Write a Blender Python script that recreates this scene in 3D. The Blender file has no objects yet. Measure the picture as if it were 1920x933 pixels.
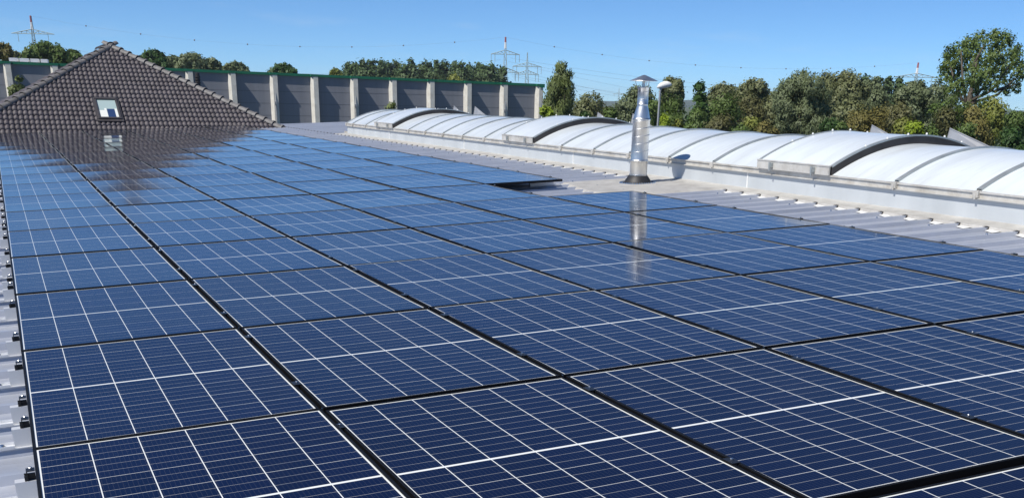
import bpy, bmesh, math, random
from mathutils import Vector, Matrix
R = math.radians
rnd = random.Random(7)

# ------------------------------------------------------------------ camera, sky, sun, exposure
sc = bpy.context.scene
F, CY, CX, W_, H_ = 1964.86, 986.08, 960.0, 1920.0, 933.0
CAM = Vector((0.054, -4.266, 1.279))
RIGHT = Vector((0.9083, -0.4178, 0.0199)).normalized()
FWD = Vector((0.3938, 0.8390, -0.3757))
FWD = (FWD - RIGHT * FWD.dot(RIGHT)).normalized()
UP = RIGHT.cross(FWD)
cd = bpy.data.cameras.new('camera'); cam = bpy.data.objects.new('camera', cd)
sc.collection.objects.link(cam); sc.camera = cam
m = Matrix((RIGHT, UP, -FWD)).transposed().to_4x4(); m.translation = CAM
cam.matrix_world = m
cd.sensor_width = 36.0; cd.lens = F / W_ * 36.0
cd.shift_y = (CY - H_ / 2) / W_
cd.clip_start = 0.05; cd.clip_end = 12000

SUN_EL, SUN_HEAD = 52.5, 12.0            # light travels towards +X, turned a little to +Y
w = bpy.data.worlds.new('World'); sc.world = w; w.use_nodes = True
nt = w.node_tree; bg = nt.nodes['Background']
sky = nt.nodes.new('ShaderNodeTexSky'); sky.sky_type = 'NISHITA'; sky.sun_disc = False
sky.sun_elevation = R(SUN_EL); sky.sun_rotation = R(270 - SUN_HEAD)
sky.altitude = 5400; sky.air_density = 1.0; sky.dust_density = 0.0; sky.ozone_density = 6.0
mx = nt.nodes.new('ShaderNodeMix'); mx.data_type = 'RGBA'; mx.blend_type = 'MULTIPLY'; mx.inputs[0].default_value = 1.0
nt.links.new(sky.outputs[0], mx.inputs[6]); mx.inputs[7].default_value = (0.78, 1.0, 1.10, 1)
# a few faint wisps of high cloud
tc = nt.nodes.new('ShaderNodeTexCoord'); mp = nt.nodes.new('ShaderNodeMapping'); mp.inputs['Scale'].default_value = (5, 5, 26); mp.inputs['Location'].default_value = (1.3, .4, .2)
cn = nt.nodes.new('ShaderNodeTexNoise'); cn.inputs['Scale'].default_value = 1.6; cn.inputs['Detail'].default_value = 9; cn.inputs['Roughness'].default_value = .62
cr = nt.nodes.new('ShaderNodeValToRGB'); cr.color_ramp.elements[0].position = .56; cr.color_ramp.elements[0].color = (0, 0, 0, 1)
cr.color_ramp.elements[1].position = .80; cr.color_ramp.elements[1].color = (.16, .16, .16, 1)
nt.links.new(tc.outputs['Generated'], mp.inputs[0]); nt.links.new(mp.outputs[0], cn.inputs['Vector']); nt.links.new(cn.outputs['Fac'], cr.inputs[0])
cm = nt.nodes.new('ShaderNodeMix'); cm.data_type = 'RGBA'; nt.links.new(cr.outputs[0], cm.inputs[0]); nt.links.new(mx.outputs[2], cm.inputs[6]); cm.inputs[7].default_value = (6.2, 6.8, 7.4, 1)
nt.links.new(cm.outputs[2], bg.inputs[0]); bg.inputs[1].default_value = 0.088
sd = bpy.data.lights.new('sun', 'SUN'); sd.energy = 4.1; sd.angle = R(0.53); sd.color = (1.0, 0.955, 0.88)
so = bpy.data.objects.new('sun', sd); sc.collection.objects.link(so)
tr = Vector((math.cos(R(SUN_HEAD)) * math.cos(R(SUN_EL)), math.sin(R(SUN_HEAD)) * math.cos(R(SUN_EL)), -math.sin(R(SUN_EL))))
so.rotation_euler = tr.to_track_quat('-Z', 'Y').to_euler()
vs = sc.view_settings; vs.view_transform = 'Standard'; vs.look = 'None'; vs.gamma = 1.0; vs.exposure = 0.38
vs.use_curve_mapping = False

# ------------------------------------------------------------------ helpers
COL = sc.collection
def at(px, py, depth):                  # a point seen at a pixel of the photograph, at a given distance along the view
    return CAM + (RIGHT * ((px - CX) / F) - UP * ((py - CY) / F) + FWD) * depth
def tag(o, label=None, cat=None, group=None, kind=None):
    if label: o['label'] = label
    if cat: o['category'] = cat
    if group: o['group'] = group
    if kind: o['kind'] = kind
    return o
def empty(name, loc=(0, 0, 0), rz=0, mat=None):
    o = bpy.data.objects.new(name, None); COL.objects.link(o); o.empty_display_size = 0.2
    if mat is not None: o.matrix_world = mat
    else: o.location = loc; o.rotation_euler = (0, 0, rz)
    return o
class MB:
    def __init__(s): s.v = []; s.f = []
    def box(s, x0, x1, y0, y1, z0, z1):
        n = len(s.v)
        s.v += [(x0,y0,z0),(x1,y0,z0),(x1,y1,z0),(x0,y1,z0),(x0,y0,z1),(x1,y0,z1),(x1,y1,z1),(x0,y1,z1)]
        s.f += [tuple(n+i for i in q) for q in ((0,3,2,1),(4,5,6,7),(0,1,5,4),(1,2,6,5),(2,3,7,6),(3,0,4,7))]
        return s
    def quad(s, *p):
        n = len(s.v); s.v += [tuple(q) for q in p]; s.f.append(tuple(range(n, n + len(p)))); return s
    def tube(s, pts, r, seg=8, cap=True):
        pts = [Vector(p) for p in pts]
        rs = r if isinstance(r, (list, tuple)) else [r] * len(pts)
        n0 = len(s.v)
        ref = None
        for i, p in enumerate(pts):
            a = pts[max(i-1, 0)]; b = pts[min(i+1, len(pts)-1)]
            d = (b - a).normalized()
            if ref is None or abs(ref.dot(d)) > .97: ref = Vector((0,0,1)) if abs(d.z) < .9 else Vector((1,0,0))
            u = d.cross(ref).normalized(); vv = d.cross(u).normalized()
            for k in range(seg):
                t = 2*math.pi*k/seg
                s.v.append(tuple(p + (u*math.cos(t) + vv*math.sin(t))*rs[i]))
        for i in range(len(pts)-1):
            for k in range(seg):
                a = n0+i*seg+k; b = n0+i*seg+(k+1) % seg
                s.f.append((a, b, b+seg, a+seg))
        if cap:
            s.f.append(tuple(n0+k for k in range(seg))[::-1]); s.f.append(tuple(n0+(len(pts)-1)*seg+k for k in range(seg)))
        return s
    def lathe(s, prof, seg=32, c=(0, 0)):
        n0 = len(s.v)
        for r, z in prof:
            for k in range(seg):
                t = 2*math.pi*k/seg; s.v.append((c[0]+r*math.cos(t), c[1]+r*math.sin(t), z))
        for i in range(len(prof)-1):
            for k in range(seg):
                a = n0+i*seg+k; b = n0+i*seg+(k+1) % seg
                s.f.append((a, b, b+seg, a+seg))
        return s
    def mesh(s, name, mat, smooth=False):
        me = bpy.data.meshes.new(name); me.from_pydata(s.v, [], s.f); me.update()
        if getattr(s, 'nrm', None):
            me.normals_split_custom_set_from_vertices(s.nrm); me.materials.append(mat); return me
        bm = bmesh.new(); bm.from_mesh(me); bmesh.ops.recalc_face_normals(bm, faces=bm.faces); bm.to_mesh(me); bm.free()
        if isinstance(mat, (list, tuple)):
            for q in mat: me.materials.append(q)
        else: me.materials.append(mat)
        if smooth:
            for p in me.polygons: p.use_smooth = True
        return me
    def build(s, name, mat, parent=None, smooth=False, bevel=0, recalc=True):
        me = s.mesh(name, mat, smooth)
        o = bpy.data.objects.new(name, me); COL.objects.link(o)
        if parent is not None: o.parent = parent
        if bevel:
            md = o.modifiers.new('bevel', 'BEVEL'); md.width = bevel; md.segments = 2; md.limit_method = 'ANGLE'
        return o
def link(name, me, parent=None, loc=(0, 0, 0)):
    o = bpy.data.objects.new(name, me); COL.objects.link(o); o.parent = parent; o.location = loc; return o

# ------------------------------------------------------------------ materials
def new_mat(name):
    mt = bpy.data.materials.new(name); mt.use_nodes = True
    return mt, mt.node_tree, mt.node_tree.nodes['Principled BSDF']
class N:                                 # tiny node maths
    def __init__(s, nt): s.nt = nt
    def val(s, x):
        return x
    def op(s, o, a, b=None, c=None, clamp=False):
        n = s.nt.nodes.new('ShaderNodeMath'); n.operation = o; n.use_clamp = clamp
        for i, q in enumerate((a, b, c)):
            if q is None: continue
            if isinstance(q, (int, float)): n.inputs[i].default_value = q
            else: s.nt.links.new(q, n.inputs[i])
        return n.outputs[0]
    def mix(s, f, a, b):
        n = s.nt.nodes.new('ShaderNodeMix'); n.data_type = 'RGBA'
        for i, q in ((0, f), (6, a), (7, b)):
            if isinstance(q, (int, float)): n.inputs[i].default_value = q
            elif isinstance(q, tuple): n.inputs[i].default_value = (*q[:3], 1)
            else: s.nt.links.new(q, n.inputs[i])
        return n.outputs[2]
    def noise(s, scale, detail=4, rough=.55, vec=None, dist=0):
        n = s.nt.nodes.new('ShaderNodeTexNoise'); n.inputs['Scale'].default_value = scale
        n.inputs['Detail'].default_value = detail; n.inputs['Roughness'].default_value = rough; n.inputs['Distortion'].default_value = dist
        if vec is not None: s.nt.links.new(vec, n.inputs['Vector'])
        return n.outputs['Fac']
    def coord(s, kind='Object', scale=None):
        t = s.nt.nodes.new('ShaderNodeTexCoord'); o = t.outputs[kind]
        if scale:
            mp = s.nt.nodes.new('ShaderNodeMapping'); mp.inputs['Scale'].default_value = scale
            s.nt.links.new(o, mp.inputs['Vector']); o = mp.outputs[0]
        return o
    def ramp(s, f, stops):
        n = s.nt.nodes.new('ShaderNodeValToRGB'); e = n.color_ramp.elements
        while len(e) < len(stops): e.new(0.5)
        for i, (p, c) in enumerate(stops):
            e[i].position = p; e[i].color = (*c[:3], 1) if isinstance(c, tuple) else (c, c, c, 1)
        s.nt.links.new(f, n.inputs[0]); return n.outputs[0]
    def bump(s, h, dist=.01, strength=.5):
        n = s.nt.nodes.new('ShaderNodeBump'); n.inputs['Strength'].default_value = strength; n.inputs['Distance'].default_value = dist
        s.nt.links.new(h, n.inputs['Height']); return n.outputs[0]
def simple(name, col, rough=.6, metal=0.0, var=.12, scale=3.0, bump=0.0, bscale=30.0, col2=None, spec=None, stretch=None, ns=.55):
    mt, nt, b = new_mat(name); g = N(nt)
    vec = g.coord('Object', stretch)
    f = g.noise(scale, 6, ns, vec)
    c2 = col2 if col2 else tuple(max(0, c*(1-2*var)) for c in col)
    r = g.ramp(f, [(.3, c2), (.7, tuple(min(1, c*(1+var)) for c in col))])
    nt.links.new(r, b.inputs['Base Color'])
    b.inputs['Roughness'].default_value = rough; b.inputs['Metallic'].default_value = metal
    if spec is not None: b.inputs['Specular IOR Level'].default_value = spec
    if bump: nt.links.new(g.bump(g.noise(bscale, 4, .6, vec), bump, .6), b.inputs['Normal'])
    return mt

PW, PL, PITCHX, PITCHY = 1.134, 1.757, 1.15264, 1.782   # panel width, length, grid pitches
def cell_material():
    mt, nt, b = new_mat('solar_cells'); g = N(nt)
    t = nt.nodes.new('ShaderNodeTexCoord'); sp = nt.nodes.new('ShaderNodeSeparateXYZ'); nt.links.new(t.outputs['Object'], sp.inputs[0])
    x, y = sp.outputs[0], sp.outputs[1]
    def band(v, centre, half):          # 1 inside |v-centre|<half
        return g.op('LESS_THAN', g.op('ABSOLUTE', g.op('SUBTRACT', v, centre)), half)
    def grid(v, x0, pitch, half):
        u = g.op('DIVIDE', g.op('SUBTRACT', v, x0), pitch)
        fr = g.op('ABSOLUTE', g.op('SUBTRACT', g.op('FRACT', g.op('ADD', u, .5)), .5))
        return g.op('LESS_THAN', fr, half/pitch)
    x0, px = .018, (PW-.036)/6
    ys, pit = .020, .0710               # cell strips: 12 per half
    y1 = ys + 12*pit                    # .872
    y2 = y1 + .014
    cols = grid(x, x0, px, .0019)
    yy = g.op('SUBTRACT', g.op('SUBTRACT', y, ys), g.op('MULTIPLY', g.op('GREATER_THAN', y, (y1+y2)/2), 12*pit+.014))
    strips = grid(yy, 0, pit, .0010)
    thirds = grid(yy, 0, pit*3, .0014)
    mid = band(y, (y1+y2)/2, .0065)
    edge = g.op('MAXIMUM', g.op('LESS_THAN', x, x0), g.op('GREATER_THAN', x, PW-x0))
    edge = g.op('MAXIMUM', edge, g.op('MAXIMUM', g.op('LESS_THAN', y, ys-.002), g.op('GREATER_THAN', y, y2+12*pit)))
    bus = grid(x, x0+px/22, px/11, .00045)
    fine = g.op('MULTIPLY', strips, .42)
    fine = g.op('MAXIMUM', fine, g.op('MULTIPLY', thirds, .78))
    white = g.op('MAXIMUM', g.op('MAXIMUM', cols, mid), g.op('MAXIMUM', edge, fine))
    white = g.op('MAXIMUM', white, g.op('MULTIPLY', bus, .05))
    # each cell and each panel is a slightly different blue
    oi = nt.nodes.new('ShaderNodeObjectInfo')
    ci = g.op('FLOOR', g.op('DIVIDE', g.op('SUBTRACT', x, x0), px)); cj = g.op('FLOOR', g.op('DIVIDE', yy, pit*3))
    cv = nt.nodes.new('ShaderNodeCombineXYZ'); nt.links.new(ci, cv.inputs[0]); nt.links.new(cj, cv.inputs[1]); nt.links.new(g.op('MULTIPLY', oi.outputs['Random'], 91.0), cv.inputs[2])
    wn = nt.nodes.new('ShaderNodeTexWhiteNoise'); nt.links.new(cv.outputs[0], wn.inputs['Vector'])
    blue = g.mix(wn.outputs[0], (.0007, .0018, .0190), (.0012, .0030, .0280))
    blue = g.mix(g.op('MULTIPLY', oi.outputs['Random'], .55), blue, (.0030, .0042, .016))
    col = g.mix(white, blue, (.82, .84, .81))
    # thin film of dust gathering along the lower frame and in faint streaks
    vec = g.coord('Object', (3.0, 1.2, 1.0))
    dust = g.ramp(g.noise(2.0, 7, .62, vec), [(.5, 0.0), (.9, .008)])
    spot = g.ramp(g.noise(38, 2, .5, t.outputs['Object']), [(.86, 0.0), (.88, .10)])
    dm = g.op('MAXIMUM', dust, spot)
    col = g.mix(dm, col, (.33, .33, .31))
    nt.links.new(col, b.inputs['Base Color'])
    b.inputs['IOR'].default_value = 1.44; b.inputs['Specular Tint'].default_value = (.28, .50, 1.0, 1)   # blue-tinted anti-reflective coating
    rr = g.ramp(g.noise(1.6, 5, .6, g.coord('Object', (2, 1, 1))), [(.3, .055), (.8, .105)])
    nt.links.new(rr, b.inputs['Roughness'])
    h = g.noise(3.0, 2, .5, t.outputs['Object'])
    nt.links.new(g.bump(h, .0018, .26), b.inputs['Normal'])
    return mt
M_CELL = cell_material()
M_FRAME = simple('black_anodised_frame', (.006, .006, .007), .55, 0, .1, spec=.18)
M_CLAMP = simple('black_clamp', (.02, .02, .022), .35, .3)
M_BOLT = simple('stainless_bolt', (.72, .72, .72), .25, 1.0)
M_ALU = simple('mill_aluminium', (.72, .73, .75), .32, 1.0, .08)

M_RAIL = simple('bright_rail_end', (.72, .73, .75), .4, .35, .05)
def roof_sheet_material():
    mt, nt, b = new_mat('coated_trapezoid_sheet'); g = N(nt)
    v = g.coord('Object', (.35, 1.5, 1)); f = g.noise(1.4, 8, .62, v)
    c = g.ramp(f, [(.25, (.38, .41, .48)), (.5, (.49, .52, .59)), (.8, (.58, .60, .66))])
    d = g.ramp(g.noise(9, 8, .7, g.coord('Object')), [(.52, 0.0), (.78, .35)])
    c = g.mix(d, c, (.38, .36, .34))
    nt.links.new(c, b.inputs['Base Color']); b.inputs['Metallic'].default_value = .42
    r = g.ramp(g.noise(3, 6, .6, g.coord('Object')), [(.3, .28), (.75, .44)]); nt.links.new(r, b.inputs['Roughness'])
    nt.links.new(g.bump(g.noise(5, 3, .5, g.coord('Object', (.5, 1.5, 1))), .006, .4), b.inputs['Normal'])
    return mt
M_SHEET = roof_sheet_material()
M_FLASH = simple('weathered_flashing', (.50, .485, .45), .55, .15, .12, 4, .002, 60, col2=(.36, .34, .31), ns=.7)
M_UPST = simple('pale_upstand_sheet', (.55, .58, .60), .5, .1, .05, 2.0, 0, col2=(.47, .50, .52), stretch=(1, 1, .4))
M_GUT = simple('mill_gutter_profile', (.60, .585, .55), .5, .2, .12, 5, 0, col2=(.42, .39, .34), ns=.7)
M_RIB = simple('aluminium_glazing_bar', (.42, .45, .45), .42, .5, .1, 6)
M_DEFL = simple('grey_deflector_sheet', (.30, .31, .33), .5, .2, .08, 3)
M_DARK = simple('dark_hatch_side', (.055, .048, .045), .6, 0, .2, 5)
M_WHITECAP_LIT = simple('white_plastic_and_sunlit_patch', (.78, .78, .76), .5, 0, .05)  # white caps and joint covers; also colours the sunlit patches at rib ends
def dome_material():
    mt, nt, b = new_mat('opal_polycarbonate'); g = N(nt)
    # faint dirty runs along the arch plus broad mottling
    f = g.noise(1.0, 7, .6, g.coord('Object', (.5, 3.2, .8)))
    c = g.ramp(f, [(.28, (.68, .73, .77)), (.55, (.80, .86, .90)), (.8, (.84, .89, .93))])
    d = g.ramp(g.noise(3.0, 8, .7, g.coord('Object', (.6, 5, 1))), [(.50, 0.0), (.85, .5)])
    c = g.mix(d, c, (.50, .50, .47))
    t = nt.nodes.new('ShaderNodeTexCoord'); sp = nt.nodes.new('ShaderNodeSeparateXYZ'); nt.links.new(t.outputs['Object'], sp.inputs[0])
    lo = g.op('MULTIPLY', g.op('SUBTRACT', .30, sp.outputs[2], clamp=True), g.noise(7, 6, .7, t.outputs['Object']))
    c = g.mix(g.op('MULTIPLY', lo, 3.2, clamp=True), c, (.46, .45, .40))
    wl_ = g.op('SINE', g.op('MULTIPLY', sp.outputs[1], 2*math.pi/.032))
    c = g.mix(g.op('MULTIPLY', g.op('ADD', wl_, 1.0), .02), c, (.45, .50, .56))
    nt.links.new(c, b.inputs['Base Color']); b.inputs['Roughness'].default_value = .24; b.inputs['Coat Weight'].default_value = .2
    tl = nt.nodes.new('ShaderNodeBsdfTranslucent'); nt.links.new(c, tl.inputs[0])
    ms = nt.nodes.new('ShaderNodeMixShader'); ms.inputs[0].default_value = .12
    out = nt.nodes['Material Output']; nt.links.new(b.outputs[0], ms.inputs[1]); nt.links.new(tl.outputs[0], ms.inputs[2]); nt.links.new(ms.outputs[0], out.inputs[0])
    return mt
M_DOME = dome_material()
def steel_material():
    mt, nt, b = new_mat('galvanised_spiral_duct'); g = N(nt)
    f = g.noise(9, 8, .65, g.coord('Object', (1, 1, .35)))
    c = g.ramp(f, [(.3, (.60, .61, .62)), (.7, (.80, .80, .79))])
    rust = g.ramp(g.noise(5, 8, .7, g.coord('Object')), [(.62, 0.0), (.8, .4)])
    c = g.mix(rust, c, (.50, .40, .30))
    nt.links.new(c, b.inputs['Base Color']); b.inputs['Metallic'].default_value = 1.0
    nt.links.new(g.ramp(f, [(.3, .34), (.75, .46)]), b.inputs['Roughness'])
    nt.links.new(g.bump(g.noise(14, 3, .5, g.coord('Object', (1, 1, .4))), .004, .35), b.inputs['Normal'])
    return mt
M_STEEL = steel_material()
M_RUBBER = simple('black_rubber_boot', (.022, .022, .024), .55, 0, .2, 12)
def tile_material():
    mt, nt, b = new_mat('brown_grey_roof_tile'); g = N(nt)
    t = nt.nodes.new('ShaderNodeTexCoord'); sp = nt.nodes.new('ShaderNodeSeparateXYZ'); nt.links.new(t.outputs['Object'], sp.inputs[0])
    cv = nt.nodes.new('ShaderNodeCombineXYZ')
    nt.links.new(g.op('FLOOR', g.op('DIVIDE', sp.outputs[0], .14)), cv.inputs[0]); nt.links.new(g.op('FLOOR', g.op('DIVIDE', sp.outputs[1], .2384)), cv.inputs[1])
    wn = nt.nodes.new('ShaderNodeTexWhiteNoise'); nt.links.new(cv.outputs[0], wn.inputs['Vector'])
    c = g.mix(wn.outputs[0], (.058, .048, .055), (.102, .087, .096))
    d = g.ramp(g.noise(4, 8, .65, t.outputs['Object']), [(.4, 0.0), (.8, .5)])
    c = g.mix(d, c, (.128, .116, .108))
    nt.links.new(c, b.inputs['Base Color']); b.inputs['Roughness'].default_value = .62
    return mt
M_TILE = tile_material()
M_HIP = simple('hip_cap_tile', (.17, .162, .158), .6, 0, .2, 7, .003, 40)
M_LEAD = simple('dark_brown_window_flashing', (.075, .068, .07), .45, .2, .15, 8)
def mat_glass(name, col, rough=.03):
    mt, nt, b = new_mat(name); b.inputs['Base Color'].default_value = (*col, 1); b.inputs['Roughness'].default_value = rough
    return mt
M_RENDER = simple('white_render', (.70, .68, .62), .8, 0, .06, 2, .003, 40)
M_GREYWALL = simple('grey_sandwich_panel', (.215, .222, .250), .55, 0, .06, 1.1, stretch=(1, 1, .07), ns=.7)
M_CONC = simple('pale_precast_concrete', (.66, .64, .58), .8, 0, .06, 1.5, .004, 20, col2=(.56, .53, .47))
M_GREEN = simple('green_fascia_sheet', (.010, .15, .075), .45, 0, .1, .4)
M_BITUM = simple('grey_roof_membrane', (.30, .30, .30), .8, 0, .1, .3)
M_LATTICE = simple('galvanised_lattice_steel', (.38, .46, .46), .6, .1, .1, .3)
M_RED = simple('red_warning_paint', (.42, .13, .13), .5, 0, .06)
M_WHITE = simple('white_warning_paint', (.80, .80, .80), .5, 0, .04)
M_WIRE = simple('grey_conductor', (.26, .30, .34), .6, .2, .1)
M_BALL = simple('marker_ball_orange_brown', (.16, .10, .08), .6)
M_POST = simple('galvanised_lamp_post', (.36, .37, .38), .5, .4, .1, 3)
M_LAMPW = simple('white_lamp_housing', (.80, .80, .78), .4, 0, .03)
M_BARK = simple('grey_brown_bark', (.10, .082, .062), .9, 0, .3, 6, .02, 12)
M_BARKP = simple('pale_bark', (.30, .28, .24), .9, 0, .25, 6, .02, 12)

# ------------------------------------------------------------------ the setting: ground, hills
GZ = -6.6
def grass_material():
    mt, nt, b = new_mat('meadow_ground'); g = N(nt)
    f = g.noise(.02, 9, .65, g.coord('Object'))
    c = g.ramp(f, [(.3, (.035, .055, .018)), (.55, (.065, .085, .03)), (.8, (.12, .11, .05))])
    nt.links.new(c, b.inputs['Base Color']); b.inputs['Roughness'].default_value = .95
    return mt
mb = MB(); S = 9000
n = 12
for i in range(n):
    for j in range(n):
        x0 = -S+2*S*i/n; x1 = -S+2*S*(i+1)/n; y0 = -S+2*S*j/n; y1 = -S+2*S*(j+1)/n
        mb.quad((x0,y0,GZ),(x1,y0,GZ),(x1,y1,GZ),(x0,y1,GZ))
g_o = mb.build('ground', grass_material()); tag(g_o, kind='structure')
yard = MB(); yard.quad((-30,-30,GZ+.004*3),(55,-30,GZ+.012),(55,125,GZ+.012),(-30,125,GZ+.012))
tag(yard.build('yard_paving', simple('yard_asphalt', (.055, .055, .055), .9, 0, .15, .4)), kind='structure')

def hill_material():
    mt, nt, b = new_mat('distant_wooded_hill'); g = N(nt)
    f = g.noise(.012, 9, .7, g.coord('Object'))
    nt.links.new(g.ramp(f, [(.35, (.03, .055, .045)), (.65, (.06, .09, .06))]), b.inputs['Base Color']); b.inputs['Roughness'].default_value = 1
    return mt
M_HILL = hill_material()
mb = MB(); cols = 140; prev = None; base = len(mb.v)
rows_h = [0, .45, .8, 1.0, .7, 0]
for i in range(cols+1):
    a = R(-45 + 135*i/cols)              # azimuth clockwise from +Y
    h = 19 + 7*math.sin(i*.23+.6) + 3*math.sin(i*.61+1) + 1.5*math.sin(i*1.7)
    for k, rh in enumerate(rows_h):
        d = 3000 + 220*k
        mb.v.append((d*math.sin(a), d*math.cos(a), GZ - .5 + h*rh + (2.5*math.sin(i*2.1+k) if 0 < k < 5 else 0)))
K = len(rows_h)
for i in range(cols):
    for k in range(K-1):
        a = i*K+k; mb.f.append((a, a+K, a+K+1, a+1))
tag(mb.build('hills', M_HILL, smooth=True), kind='structure')

# ------------------------------------------------------------------ the flat industrial roof (in its own tilted frame)
TILT = math.asin(.0406)
MR = Matrix(((0.99918, 0.0, -0.0406), (-0.00016, 1.0, -0.0040), (0.0406, 0.0040, 0.99917))).to_4x4()
def rf(u, v, w=0, rz=0):
    return MR @ Matrix.Translation((u, v, w)) @ Matrix.Rotation(rz, 4, 'Z')
WP = -.150                                # pan level of the sheet below the panels' top
RIBP, RIB0 = .356, .09
bld = empty('industrial_building', mat=rf(0, 0, 0))
tag(bld, 'low industrial building with pale trapezoid sheet roof carrying the solar panels and skylight', 'building')
U0, U1, V0, V1 = -1.6, 8.86, -7.5, 30.45
def profile(v0, v1):
    pts = [(v0, 0)]
    k = math.ceil((v0-RIB0)/RIBP)
    while RIB0+k*RIBP+.04 < v1:
        c = RIB0+k*RIBP
        pts += [(c-.036, 0), (c-.019, .035), (c+.019, .035), (c+.036, 0)]
        pts += [(c+.113, 0), (c+.119, .0025), (c+.131, .0025), (c+.137, 0), (c+.219, 0), (c+.225, .0025), (c+.237, .0025), (c+.243, 0)]
        k += 1
    pts.append((v1, 0)); return [p for p in pts if p[0] <= v1]
def sheet(u0, u1, v0, v1, w0, slope=0):
    mb = MB(); pr = profile(v0, v1)
    us = [u0 + (u1-u0)*i/6 for i in range(7)]
    for v, h in pr:
        for u in us: mb.v.append((u, v, w0+h+slope*(u-u0)))
    n = len(us)
    for i in range(len(pr)-1):
        for j in range(n-1): a = i*n+j; mb.f.append((a, a+1, a+n+1, a+n))
    return mb
sheet(U0, U1-.2, V0, V1+4.2, WP).build('roof_sheet', M_SHEET, bld)
sheet(8.661, 11.249, 26.3, V1+4.2, WP).build('roof_sheet', M_SHEET, bld)
sheet(11.25, 21.5, V0, V1+4.2, WP, -.08).build('roof_sheet', M_SHEET, bld)
mb = MB(); mb.box(U0+.3, 21.3, V0+.2, V1+4.0, GZ-1.2, WP-1.0)
mb.build('wall', M_GREYWALL, bld)
mb = MB(); mb.box(U0+.05, U0+.3, V0+.05, V1+4.1, WP-.6, WP-.02); mb.box(U0+.3, 8.6, V0+.05, V0+.2, WP-.5, WP-.02)
mb.build('eaves_trim', M_UPST, bld)
# flashing band at the foot of the skylight, with the closures of every rib end
mb = MB(); mb.quad((8.60, 1.0-9, WP+.037), (8.872, 1.0-9, WP+.052), (8.872, 26.05, WP+.052), (8.60, 26.05, WP+.037))
mb.quad((8.60, -8, WP+.037), (8.60, 26.05, WP+.037), (8.585, 26.05, WP+.008), (8.585, -8, WP+.008))
mb.quad((8.872, -8, WP+.052), (8.872, 26.05, WP+.052), (8.874, 26.05, WP+.10), (8.874, -8, WP+.10))
mb.quad((8.5, 26.05, WP+.03), (11.6, 26.05, WP+.05), (11.6, 26.45, WP+.02), (8.5, 26.45, WP+.02))
mb.build('flashing_band', M_FLASH, bld)
capm, clm, screws = MB(), MB(), MB()
capm.quad((8.604, -.036, WP+.002), (8.56, -.036, WP+.002), (8.56, -.017, WP+.038), (8.604, -.017, WP+.04))
capm.quad((8.56, -.036, WP+.002), (8.56, .036, WP+.002), (8.56, .019, WP+.0352), (8.56, -.019, WP+.0352))
capm.quad((8.55, -.021, WP+.042), (8.55, .021, WP+.042), (8.604, .021, WP+.042), (8.604, -.021, WP+.042))
clm.quad((8.49, -.16, WP+.006), (8.585, -.17, WP+.012), (8.585, -.042, WP+.020), (8.52, -.042, WP+.012))  # white quad put in for the sunlit bit beside each rib end
screws.lathe([(0, .011), (.009, .009), (.012, .0)], 8)
me_cap, me_clm, me_scr = capm.mesh('rib_end_closure', M_DARK), clm.mesh('sunlit_patch', M_WHITECAP_LIT), screws.mesh('sheet_screw', M_BOLT)
k = -2
while RIB0+k*RIBP < 33.5:
    c = RIB0+k*RIBP
    if not 7.75 < c < 9.3:
        link('rib_end_closure', me_cap, bld, (0, c, 0)); link('sunlit_patch', me_clm, bld, (0, c, 0))
    k += 1
rr = random.Random(3)
k = -6
while RIB0+k*RIBP < 29:
    c = RIB0+k*RIBP
    for u in (7.45, 8.2):
        if (k + int(u)) % 2 == 0: link('sheet_screw', me_scr, bld, (u+rr.uniform(-.02, .02), c, WP+.0355))
    for u in (-.32,):
        if k % 2: link('sheet_screw', me_scr, bld, (u, c, WP+.0355))
    k += 1
# flat plate that the flue passes through
mb = MB(); mb.v = [(7.02, 7.76, WP+.042), (8.598, 7.76, WP+.046), (8.598, 9.62, WP+.046), (7.28, 9.62, WP+.042), (7.02, 8.42, WP+.042),
                   (6.92, 7.56, WP+.002), (7.25, 9.66, WP+.002), (6.99, 8.42, WP+.002), (8.598, 9.66, WP+.002)]
mb.v += [(8.598, 7.56, WP+.002)]
mb.f = [(0, 1, 2, 3, 4), (0, 4, 7, 5), (4, 3, 6, 7), (3, 2, 8, 6), (0, 5, 9, 1)]
mb.build('flue_flashing_plate', M_FLASH, bld)
for c in (8.47, 8.85, 9.2):
    u = 7.06 + .22*max(0, (c-8.42))/1.2; mb = MB()
    mb.quad((u-.12, c-.16, WP+.006), (u-.03, c-.16, WP+.006), (u-.02, c-.045, WP+.006), (u-.10, c-.045, WP+.006))  # same white stand-in for sunlit bits along the plate edge
    mb.build('sunlit_patch', M_WHITECAP_LIT, bld)

# ------------------------------------------------------------------ barrel skylight
sky_l = empty('barrel_skylight', mat=rf(8.87, 0, 0))
tag(sky_l, 'long white barrel vault skylight on a pale metal upstand beside the solar panels', 'skylight')
SW, SH, SV0, SV1, WB = 2.4, .30, -3.0, 25.72, .165
mb = MB(); mb.box(0, .04, SV0, SV1, WP-.05, .092); mb.box(SW-.04, SW, SV0, SV1, WP-.05, .092)
mb.box(.04, SW-.04, SV1-.04, SV1, WP-.05, .092)
mb.build('upstand', M_UPST, sky_l)
mb = MB()
v = 22.1
while v > SV0: mb.box(-.006, .0, v-.012, v+.012, WP+.05, .09); v -= 4.87
mb.build('upstand_joint_covers', M_WHITECAP_LIT, sky_l)
mb = MB()
for s, x0 in ((1, 0), (-1, SW)):
    def X(a): return x0 + s*a
    for a0, a1, z0, z1 in ((-.035, .05, .0925, .104), (-.012, .05, .1045, .150), (-.026, .06, .1505, .166)):
        mb.box(min(X(a0), X(a1)), max(X(a0), X(a1)), SV0, SV1+.02, z0, z1)
mb.build('eaves_profile', M_GUT, sky_l)
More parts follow.
